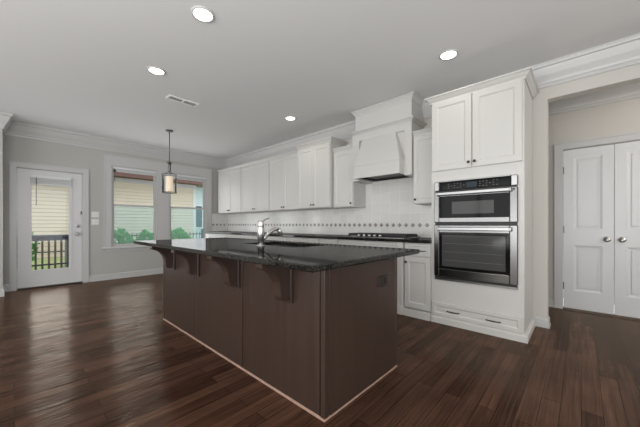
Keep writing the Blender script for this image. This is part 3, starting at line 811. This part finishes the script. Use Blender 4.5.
for (a, bb) in ((ix0, ix0 + .036), (ix1 - .032, ix1)):
    link('corner_post', MB().cbox(a, bb, iy0 - .003, iy0 + .036, 0.012, iz - .001, .003), M['island'], t)
link('end_panel', MB().cbox(ix1 - .012, ix1, iy0 + .040, iy1 - .030, 0.012, iz - .001, .002), M['island'], t)
link('end_panel', MB().cbox(ix0, ix0 + .012, iy0 + .040, iy1 - .030, 0.012, iz - .001, .002), M['island'], t)
for (a, bb) in ((ix0, ix0 + .03), (ix1 - .03, ix1)):
    link('corner_post', MB().cbox(a, bb, iy1 - .026, iy1 + .003, 0.012, iz - .001, .003), M['island'], t)
for k in range(3):
    a = ix0 + .035 + k * .803
    link('back_door', MB().xf if False else MB(lambda x, y, z: (x, 2 * iy1 - .012 - y, z)).panel(a, a + .795, 0.11, 0.85, iy1 - .012, .012, .06, .006, .01), M['island'], t)
link('shoe_moulding', MB().sweep([(ix0, iy1), (ix0, iy0 - .003), (ix1, iy0 - .003), (ix1, iy1), (ix0, iy1)][::-1], [(0, 0), (.014, 0), (.013, .008), (.009, .014), (0, .018)]), M['shoe'], t)
# corbels
cp_ = [(1.139, .868), (.936, .868), (.936, .846), (.944, .838), (.958, .834), (.985, .826), (1.010, .812), (1.030, .794), (1.046, .772), (1.058, .748), (1.063, .722), (1.066, .690), (1.068, .664), (1.076, .646), (1.090, .634), (1.108, .630), (1.126, .636), (1.139, .648)]
for xr in (-3.150, -2.575, -1.890, -1.294):
    k = link('corbel', MB().prism(cp_, xr - .072, xr - .010, 'X'), M['island'], t)
    link('back_plate', MB().cbox(xr - .084, xr, 1.139, 1.1575, .606, .868, .003), M['island'], k)
    lip = MB().prism([(p[0] - .001, p[1] - .006) for p in cp_[2:-1]] + [(p[0] + .012, p[1] + .008) for p in reversed(cp_[2:-1])], xr - .078, xr - .004, 'X')
    link('scroll_edge', lip, M['island'], k)

# island top with sink cutout
sx0, sx1, sy0, sy1 = -2.43, -1.66, 1.515, 1.905
def slab_with_hole(x0, x1, y0, y1, z0, z1, hx0, hx1, hy0, hy1, c=.006):
    R = lambda a, b, cc, d, z: [(a, cc, z), (b, cc, z), (b, d, z), (a, d, z)]
    vs = R(x0 + c, x1 - c, y0 + c, y1 - c, z0) + R(x0, x1, y0, y1, z0 + c) + R(x0, x1, y0, y1, z1 - c) + R(x0 + c, x1 - c, y0 + c, y1 - c, z1) + R(hx0, hx1, hy0, hy1, z1) + R(hx0, hx1, hy0, hy1, z0)
    fs = []
    seq = [0, 4, 8, 12, 16, 20, 0]
    for a, bb in zip(seq[:-1], seq[1:]):
        for i in range(4):
            j = (i + 1) % 4; fs.append((a + i, a + j, bb + j, bb + i))
    return MB().add(vs, fs)
ct = link('countertop', slab_with_hole(-3.700, -0.885, 0.908, 2.050, iz, 0.902, sx0, sx1, sy0, sy1), M['granite'])
tag(ct, 'black speckled granite worktop of the island, overhanging its base', 'countertop')
s = thing('kitchen_sink', 'dark undermount sink sunk in the island worktop', 'sink', ((sx0 + sx1) / 2, (sy0 + sy1) / 2, 0.66))
def basin(x0, x1, y0, y1, z0, z1, w_=.012):
    R = lambda a, b, cc, d, z: [(a, cc, z), (b, cc, z), (b, d, z), (a, d, z)]
    i_ = .03
    vs = R(x0, x1, y0, y1, z1) + R(x0, x1, y0, y1, z0) + R(x0 + w_ + i_, x1 - w_ - i_, y0 + w_ + i_, y1 - w_ - i_, z0 + w_) + R(x0 + w_, x1 - w_, y0 + w_, y1 - w_, z0 + w_ + i_) + R(x0 + w_, x1 - w_, y0 + w_, y1 - w_, z1)
    fs = [(4, 5, 6, 7), (8, 9, 10, 11)]
    for a, bb in ((0, 4), (8, 12), (12, 16), (16, 0)):
        for i in range(4):
            j = (i + 1) % 4; fs.append((a + i, a + j, bb + j, bb + i))
    return MB().add(vs, fs)
link('basin', basin(sx0 - .010, sx1 + .010, sy0 - .010, sy1 + .010, 0.66, iz - .001), M['steel'], s)
link('drain', MB().lathe([(.045, 0), (.045, .004), (.03, .005), (.028, .002), (0, .002)], (-2.05, 1.71, .672), 'Z', 20), M['chrome'], s)

fx, fy = -2.012, 1.432
t = thing('faucet', 'satin nickel single-lever kitchen faucet standing on the island worktop', 'faucet', (fx, fy, 0.902))
link('base_ring', MB().lathe([(.036, 0), (.036, .006), (.031, .010)], (fx, fy, .902), 'Z', 24), M['chrome'], t)
link('body', MB().lathe([(.029, 0), (.029, .145), (.027, .150), (.027, .154), (.029, .158), (.029, .195), (.022, .207), (0, .210)], (fx, fy, .910), 'Z', 24), M['chrome'], t)
link('lever', MB().tube([(fx, fy, 1.108), (fx + .005, fy + .018, 1.120), (fx + .012, fy + .045, 1.132), (fx + .018, fy + .068, 1.138)], [.012, .008, .006, .005], 10), M['chrome'], t)
sp_ = link('spout', MB().tube([(fx, fy + .015, .955), (fx, fy + .045, .978), (fx, fy + .085, 1.012), (fx, fy + .125, 1.038), (fx, fy + .160, 1.046), (fx, fy + .186, 1.040)], [.017, .017, .0165, .017, .018, .019], 14), M['chrome'], t)
link('spray_head', MB().tube([(fx, fy + .186, 1.040), (fx, fy + .206, 1.028), (fx, fy + .214, 1.004), (fx, fy + .216, .992)], [.019, .022, .021, .017], 14), M['chrome'], t)

# ================================================================== CEILING FITTINGS
def downlight(label, x, y):
    t = thing('recessed_light', label, 'ceiling light', (x, y, CE - .012), 'round recessed ceiling lights')
    link('trim_ring', MB().lathe([(.070, .004), (.073, -.0), (.080, -.0), (.088, .006), (.088, .0118), (.070, .0118), (.070, .004)], (x, y, CE - .012), 'Z', 32, True, False), M['trim'], t)
    link('lens', MB().lathe([(.0, .0055), (.070, .0055), (.070, .0115), (0, .0115)], (x, y, CE - .012), 'Z', 32), M['bulb'], t)
    return t
LIGHTS = [(-2.197, 1.013, 'round recessed ceiling light nearest the camera, over the island front'),
          (-3.374, 1.045, 'round recessed ceiling light beside the ceiling vent'),
          (-0.956, 2.887, 'round recessed ceiling light in front of the tall oven cabinet'),
          (-3.343, 2.935, 'round recessed ceiling light in front of the wall cabinet row')]
first = downlight(LIGHTS[0][2], LIGHTS[0][0], LIGHTS[0][1])
for (x, y, lb) in LIGHTS[1:]: copy_thing(first, (x, y, CE - .012), lb)
def spot(x, y, e, size=2.6):
    d = bpy.data.lights.new('downlight_beam', 'SPOT'); d.energy = e; d.spot_size = size; d.spot_blend = 0.8
    d.shadow_soft_size = .06; d.color = (1.0, 0.95, 0.88)
    o_ = bpy.data.objects.new('downlight_beam', d); col.objects.link(o_); o_.location = (x, y, CE - .02)
for (x, y, lb) in LIGHTS: spot(x, y, 4 if x > -1.5 else 10)
hl = bpy.data.lights.new('hall_lamp', 'POINT'); hl.energy = 30; hl.color = (1.0, .95, .88); hl.shadow_soft_size = .15
ho = bpy.data.objects.new('hall_lamp', hl); col.objects.link(ho); ho.location = (1.9, 4.2, 2.1)       # the hall has one of its own, outside the frame
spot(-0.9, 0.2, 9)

v = thing('ceiling_vent', 'white rectangular ceiling air vent with two dark louvre panels', 'vent', (-3.96, 1.54, CE - .012))
v0, v1, v2, v3 = -4.005, -3.870, 1.352, 1.735
e_ = .020
link('frame', MB().box(v0, v0 + e_, v2, v3, CE - .012, CE - .0005).box(v1 - e_, v1, v2, v3, CE - .012, CE - .0005).box(v0 + e_, v1 - e_, v2, v2 + e_, CE - .012, CE - .0005).box(v0 + e_, v1 - e_, v3 - e_, v3, CE - .012, CE - .0005).box(v0 + e_, v1 - e_, 1.534, 1.553, CE - .012, CE - .0005), M['plastic'], v)
link('backing', MB().box(v0 + e_, v1 - e_, v2 + e_, v3 - e_, CE - .002, CE - .0005), M['vent'], v)
lv = MB()
for k in range(7):
    xx = v0 + .025 + k * .0128
    lv.prism([(xx, CE - .008), (xx + .0025, CE - .008), (xx + .0085, CE - .002), (xx + .006, CE - .002)], v2 + e_, v3 - e_, 'Y')
link('louvres', lv, M['louvre'], v)

px, py = -5.362, 1.868
t = thing('pendant_lamp', 'pendant lamp with clear glass drum and lit inner shade before the windows', 'lamp', (px, py, 1.64))
link('ceiling_canopy', MB().lathe([(.062, 0), (.062, -.012), (.050, -.022), (.014, -.030), (0, -.030)], (px, py, CE - .0005), 'Z', 28), M['pewter'], t)
link('rod', MB().tube([(px, py, CE - .03), (px, py, 2.205)], .0075, 10), M['pewter'], t)
link('hub', MB().lathe([(.012, .19), (.020, .185), (.030, .178), (.044, .172), (.044, .160), (.028, .152), (.024, .10), (.028, .04), (.022, .02), (.016, 0)], (px, py, 2.012), 'Z', 24), M['pewter'], t)
R = .122
rg = MB()
def ring(mb, c, r0, r1, z0, z1, seg=40): mb.lathe([(r0, z0), (r1, z0), (r1, z1), (r0, z1), (r0, z0)], c, 'Z', seg, True, False)
ring(rg, (px, py, 0), R - .003, R + .003, 1.960, 1.970); link('top_ring', rg, M['pewter'], t)
ar = MB()
for k in range(3):
    a = math.radians(30 + 120 * k)
    ar.tube([(px + .015 * math.cos(a), py + .015 * math.sin(a), 2.02), (px + .06 * math.cos(a), py + .06 * math.sin(a), 1.985), (px + R * math.cos(a), py + R * math.sin(a), 1.966)], .005, 8)
link('spider_arms', ar, M['pewter'], t)
rg = MB(); ring(rg, (px, py, 0), R - .003, R + .003, 1.642, 1.654); link('bottom_ring', rg, M['pewter'], t)
for k in range(3):
    a = math.radians(30 + 120 * k)
    link('frame_bar', MB().tube([(px + R * math.cos(a), py + R * math.sin(a), 1.65), (px + R * math.cos(a), py + R * math.sin(a), 1.965)], .0022, 8), M['pewter'], t)
gl = MB(); gl.lathe([(R - .006, 1.660), (R - .006, 1.955)], (px, py, 0), 'Z', 40, True, False)
link('glass_drum', gl, M['lampglass'], t)
link('inner_shade', MB().lathe([(.0, 1.668), (.058, 1.668), (.060, 1.672), (.060, 1.935), (.052, 1.938), (.0, 1.938)], (px, py, 0), 'Z', 32), M['shade'], t)

# ---- switches and outlets
def switch_plate(label, y, z, wd, n):
    t = thing('switch_plate', label, 'light switch', (XW + .003, y, z - .058), 'switch plates beside the door')
    link('plate', MB().cbox(XW + .0005, XW + .006, y - wd / 2, y + wd / 2, z - .055, z + .055, .002), M['plastic'], t)
    for k in range(n):
        yy = y + (k - (n - 1) / 2) * .046
        link('rocker', MB().cbox(XW + .006, XW + .010, yy - .016, yy + .016, z - .033, z + .033, .002), M['plastic'], t)
switch_plate('upper white switch plate between exterior door and window', 1.050, 1.272, .115, 2)
switch_plate('lower white switch plate between exterior door and window', 1.050, 1.132, .115, 2)
t = thing('electrical_outlet', 'white outlet low on the left wall end beside the exterior door', 'outlet', (XJ + .003, YJ - .05, 0.27))
link('plate', MB().cbox(XJ + .0005, XJ + .006, YJ - .095, YJ - .022, .27, .385, .002), M['plastic'], t)
for zz in (.303, .352): link('socket', MB().cbox(XJ + .006, XJ + .008, YJ - .074, YJ - .043, zz - .014, zz + .014, .001), M['slot'], t)
t = thing('electrical_outlet', 'dark brown outlet on the end panel of the island', 'outlet', (ix1, 1.775, 0.65))
link('plate', MB().cbox(ix1 + .0005, ix1 + .007, 1.712, 1.838, .648, .724, .003), M['brownplastic'], t)
for yy in (1.748, 1.800): link('socket', MB().cbox(ix1 + .007, ix1 + .010, yy - .018, yy + .018, .664, .708, .002), M['slot'], t)

# ================================================================== OUTDOORS
GZ = 0.06
struct('ground', MB().prism([(-40, GZ), (-9.3, GZ), (-8.8, -.25), (XW - .16, -.25), (XW - .16, -.5), (-40, -.5)], -20, 30, 'Y'), M['lawn'])
dk = MB()
for k in range(13):
    dk.box(-8.60 + k * .125, -8.60 + k * .125 + .118, -1.6, 1.6, -.075, -.04)
dk.box(-8.62, -6.99, -1.6, 1.6, -.25, -.08)
struct('porch_deck', dk, M['deck'])
r = thing('porch_railing', 'dark wooden railing on the porch outside the glazed door', 'railing', (-8.45, 0.2, -.04))
link('top_rail', MB().cbox(-8.50, -8.38, -1.5, 1.5, .80, .855, .006).box(-8.47, -8.41, -1.5, 1.5, .735, .80), M['rail'], r)
link('bottom_rail', MB().box(-8.465, -8.415, -1.5, 1.5, .205, .235), M['rail'], r)
y = -1.20
while y < 1.45:
    link('baluster', MB().box(-8.455, -8.425, y - .0165, y + .0165, -.04, .735), M['baluster'], r); y += .1005
for yy in (-1.45, 1.45): link('post', MB().cbox(-8.50, -8.38, yy - .05, yy + .05, -.04, .95, .006), M['rail'], r)

# cream house next door
def lap_wall(x, y0, y1, z0, z1, pitch, mb):
    n = int((z1 - z0) / pitch)
    for k in range(n):
        za = z0 + k * pitch
        mb.add([(x, y0, za), (x, y1, za), (x, y0, za + pitch), (x, y1, za + pitch), (x + .022, y0, za + .012), (x + .022, y1, za + .012), (x + .003, y0, za + pitch), (x + .003, y1, za + pitch)],
               [(0, 1, 3, 2), (4, 6, 7, 5), (0, 4, 5, 1), (2, 3, 7, 6), (0, 2, 6, 4), (1, 5, 7, 3)])
    return mb
hs = thing('neighbour_house', 'cream lap-sided house next door with red-brown eaves', 'house', (-14, 1, GZ))
link('siding', lap_wall(-12.0, -6.0, 5.12, GZ, 2.58, .115, MB()), M['siding'], hs)
link('side_wall', MB().box(-18, -12.001, -6, 5.12, GZ, 2.9), M['siding'], hs)
link('corner_board', MB().box(-12.1, -11.975, 5.10, 5.22, GZ, 2.60), M['whitetrim'], hs)
link('frieze_board', MB().box(-12.0, -11.96, -6.0, 5.22, 2.58, 2.72), M['frieze'], hs)
link('soffit', MB().box(-12.0, -11.35, -6.2, 5.9, 2.74, 2.78), M['soffit'], hs)
link('fascia', MB().box(-11.35, -11.30, -6.2, 5.9, 2.70, 2.92), M['soffit'], hs)
link('roof', MB().prism([(-11.25, 2.93), (-15, 5.0), (-18.6, 2.93)], -6.3, 6.0, 'Y'), M['roof'], hs)

h2 = thing('neighbour_house', 'pale blue house further off, seen past the cream house corner', 'house', (-22, 12, GZ))
link('siding', lap_wall(-19.0, 6.2, 14.0, GZ, 3.6, .15, MB()), M['bluesiding'], h2)
link('side_wall', MB().box(-26, -19.001, 6.2, 14, GZ, 3.6), M['bluesiding'], h2)
link('roof', MB().prism([(-18.4, 3.6), (-22.5, 6.2), (-26.6, 3.6)], 5.8, 14.4, 'Y'), M['roof'], h2)
for (a, bb, z0, z1) in ((8.25, 8.65, 0.9, 2.3), (9.05, 9.6, 1.2, 2.6), (10.4, 11.2, 1.2, 2.6)):
    f = link('window_frame', MB().box(-18.985, -18.92, a - .08, bb + .08, z0 - .08, z1 + .08), M['whitetrim'], h2)
    link('pane', MB().box(-18.92, -18.90, a, bb, z0, z1), M['pane'], f)

# black metal fence
fn = thing('metal_fence', 'black metal picket fence in front of the cream house', 'fence', (-10.9, 2.8, GZ))
link('rail', MB().box(-10.915, -10.885, -1.4, 7.2, .70, .735), M['fence'], fn)
link('rail', MB().box(-10.915, -10.885, -1.4, 7.2, .30, .33), M['fence'], fn)
y = -1.35
while y < 7.2:
    link('picket', MB().box(-10.908, -10.892, y - .009, y + .009, GZ, .80), M['fence'], fn); y += .125
for yy in (-1.4, 2.98, 5.0, 7.2): link('post', MB().cbox(-10.935, -10.865, yy - .035, yy + .035, GZ, .90, .005), M['fence'], fn)

# shrubs
def shrub(label, x, y, rx, h_, nleaf, seed):
    rnd = random.Random(seed)
    t = thing('shrub', label, 'shrub', (x, y, GZ), 'green shrubs outside the windows')
    mb = MB(); n = 0
    while n < nleaf:
        u = [rnd.gauss(0, 1) for _ in range(3)]; l = math.sqrt(sum(a * a for a in u)); u = [a / l for a in u]
        rr = rnd.uniform(.72, 1.05) * (1 + .12 * math.sin(5 * u[0] + seed) * math.sin(6 * u[1]))
        zc = GZ + h_ * .52
        c_ = Vector((x + u[0] * rx * rr, y + u[1] * rx * rr, zc + u[2] * h_ * .48 * rr))
        d = Vector((u[0] + rnd.uniform(-.7, .7), u[1] + rnd.uniform(-.7, .7), u[2] + rnd.uniform(-.2, .9))).normalized()
        s_ = d.cross(Vector((rnd.uniform(-1, 1), rnd.uniform(-1, 1), rnd.uniform(-1, 1)))).normalized()
        L_ = rnd.uniform(.05, .09); wd = L_ * .42
        nn = d.cross(s_) * .012
        mb.add([tuple(c_), tuple(c_ + d * L_ * .5 + s_ * wd + nn), tuple(c_ + d * L_), tuple(c_ + d * L_ * .5 - s_ * wd + nn)], [(0, 1, 2, 3)])
        n += 1
    link('foliage', mb, M['leaf'], t)
    st = MB()
    for k in range(5):
        a = 2 * math.pi * k / 5
        st.tube([(x, y, GZ), (x + .3 * rx * math.cos(a), y + .3 * rx * math.sin(a), GZ + h_ * .4), (x + .6 * rx * math.cos(a), y + .6 * rx * math.sin(a), GZ + h_ * .75)], [.02, .014, .006], 6)
    link('stems', st, M['bark'], t)
shrub('green shrub at the lower left of the window nearest the door', -9.6, 1.95, .40, .84, 1500, 1)
shrub('green shrub at the lower left of the window behind the pendant', -9.6, 3.58, .34, .84, 1500, 2)
shrub('green shrub at the right edge of the window nearest the door', -9.9, 2.76, .20, .80, 800, 3)
shrub('green shrub behind the porch railing outside the glazed door', -9.7, 0.05, .30, .98, 1000, 4)

u = thing('outdoor_unit', 'blue-grey metal unit standing outside at the right of the door glass', 'outdoor unit', (-9.1, 1.02, GZ))
link('casing', MB().cbox(-9.35, -8.95, 0.845, 1.25, GZ, .74, .01), M['hvac'], u)
link('grille_band', MB().box(-8.95, -8.94, 0.86, 1.235, .30, .42), M['slot'], u)
link('lid', MB().cbox(-9.37, -8.93, 0.825, 1.27, .74, .775, .006), M['hvac'], u)
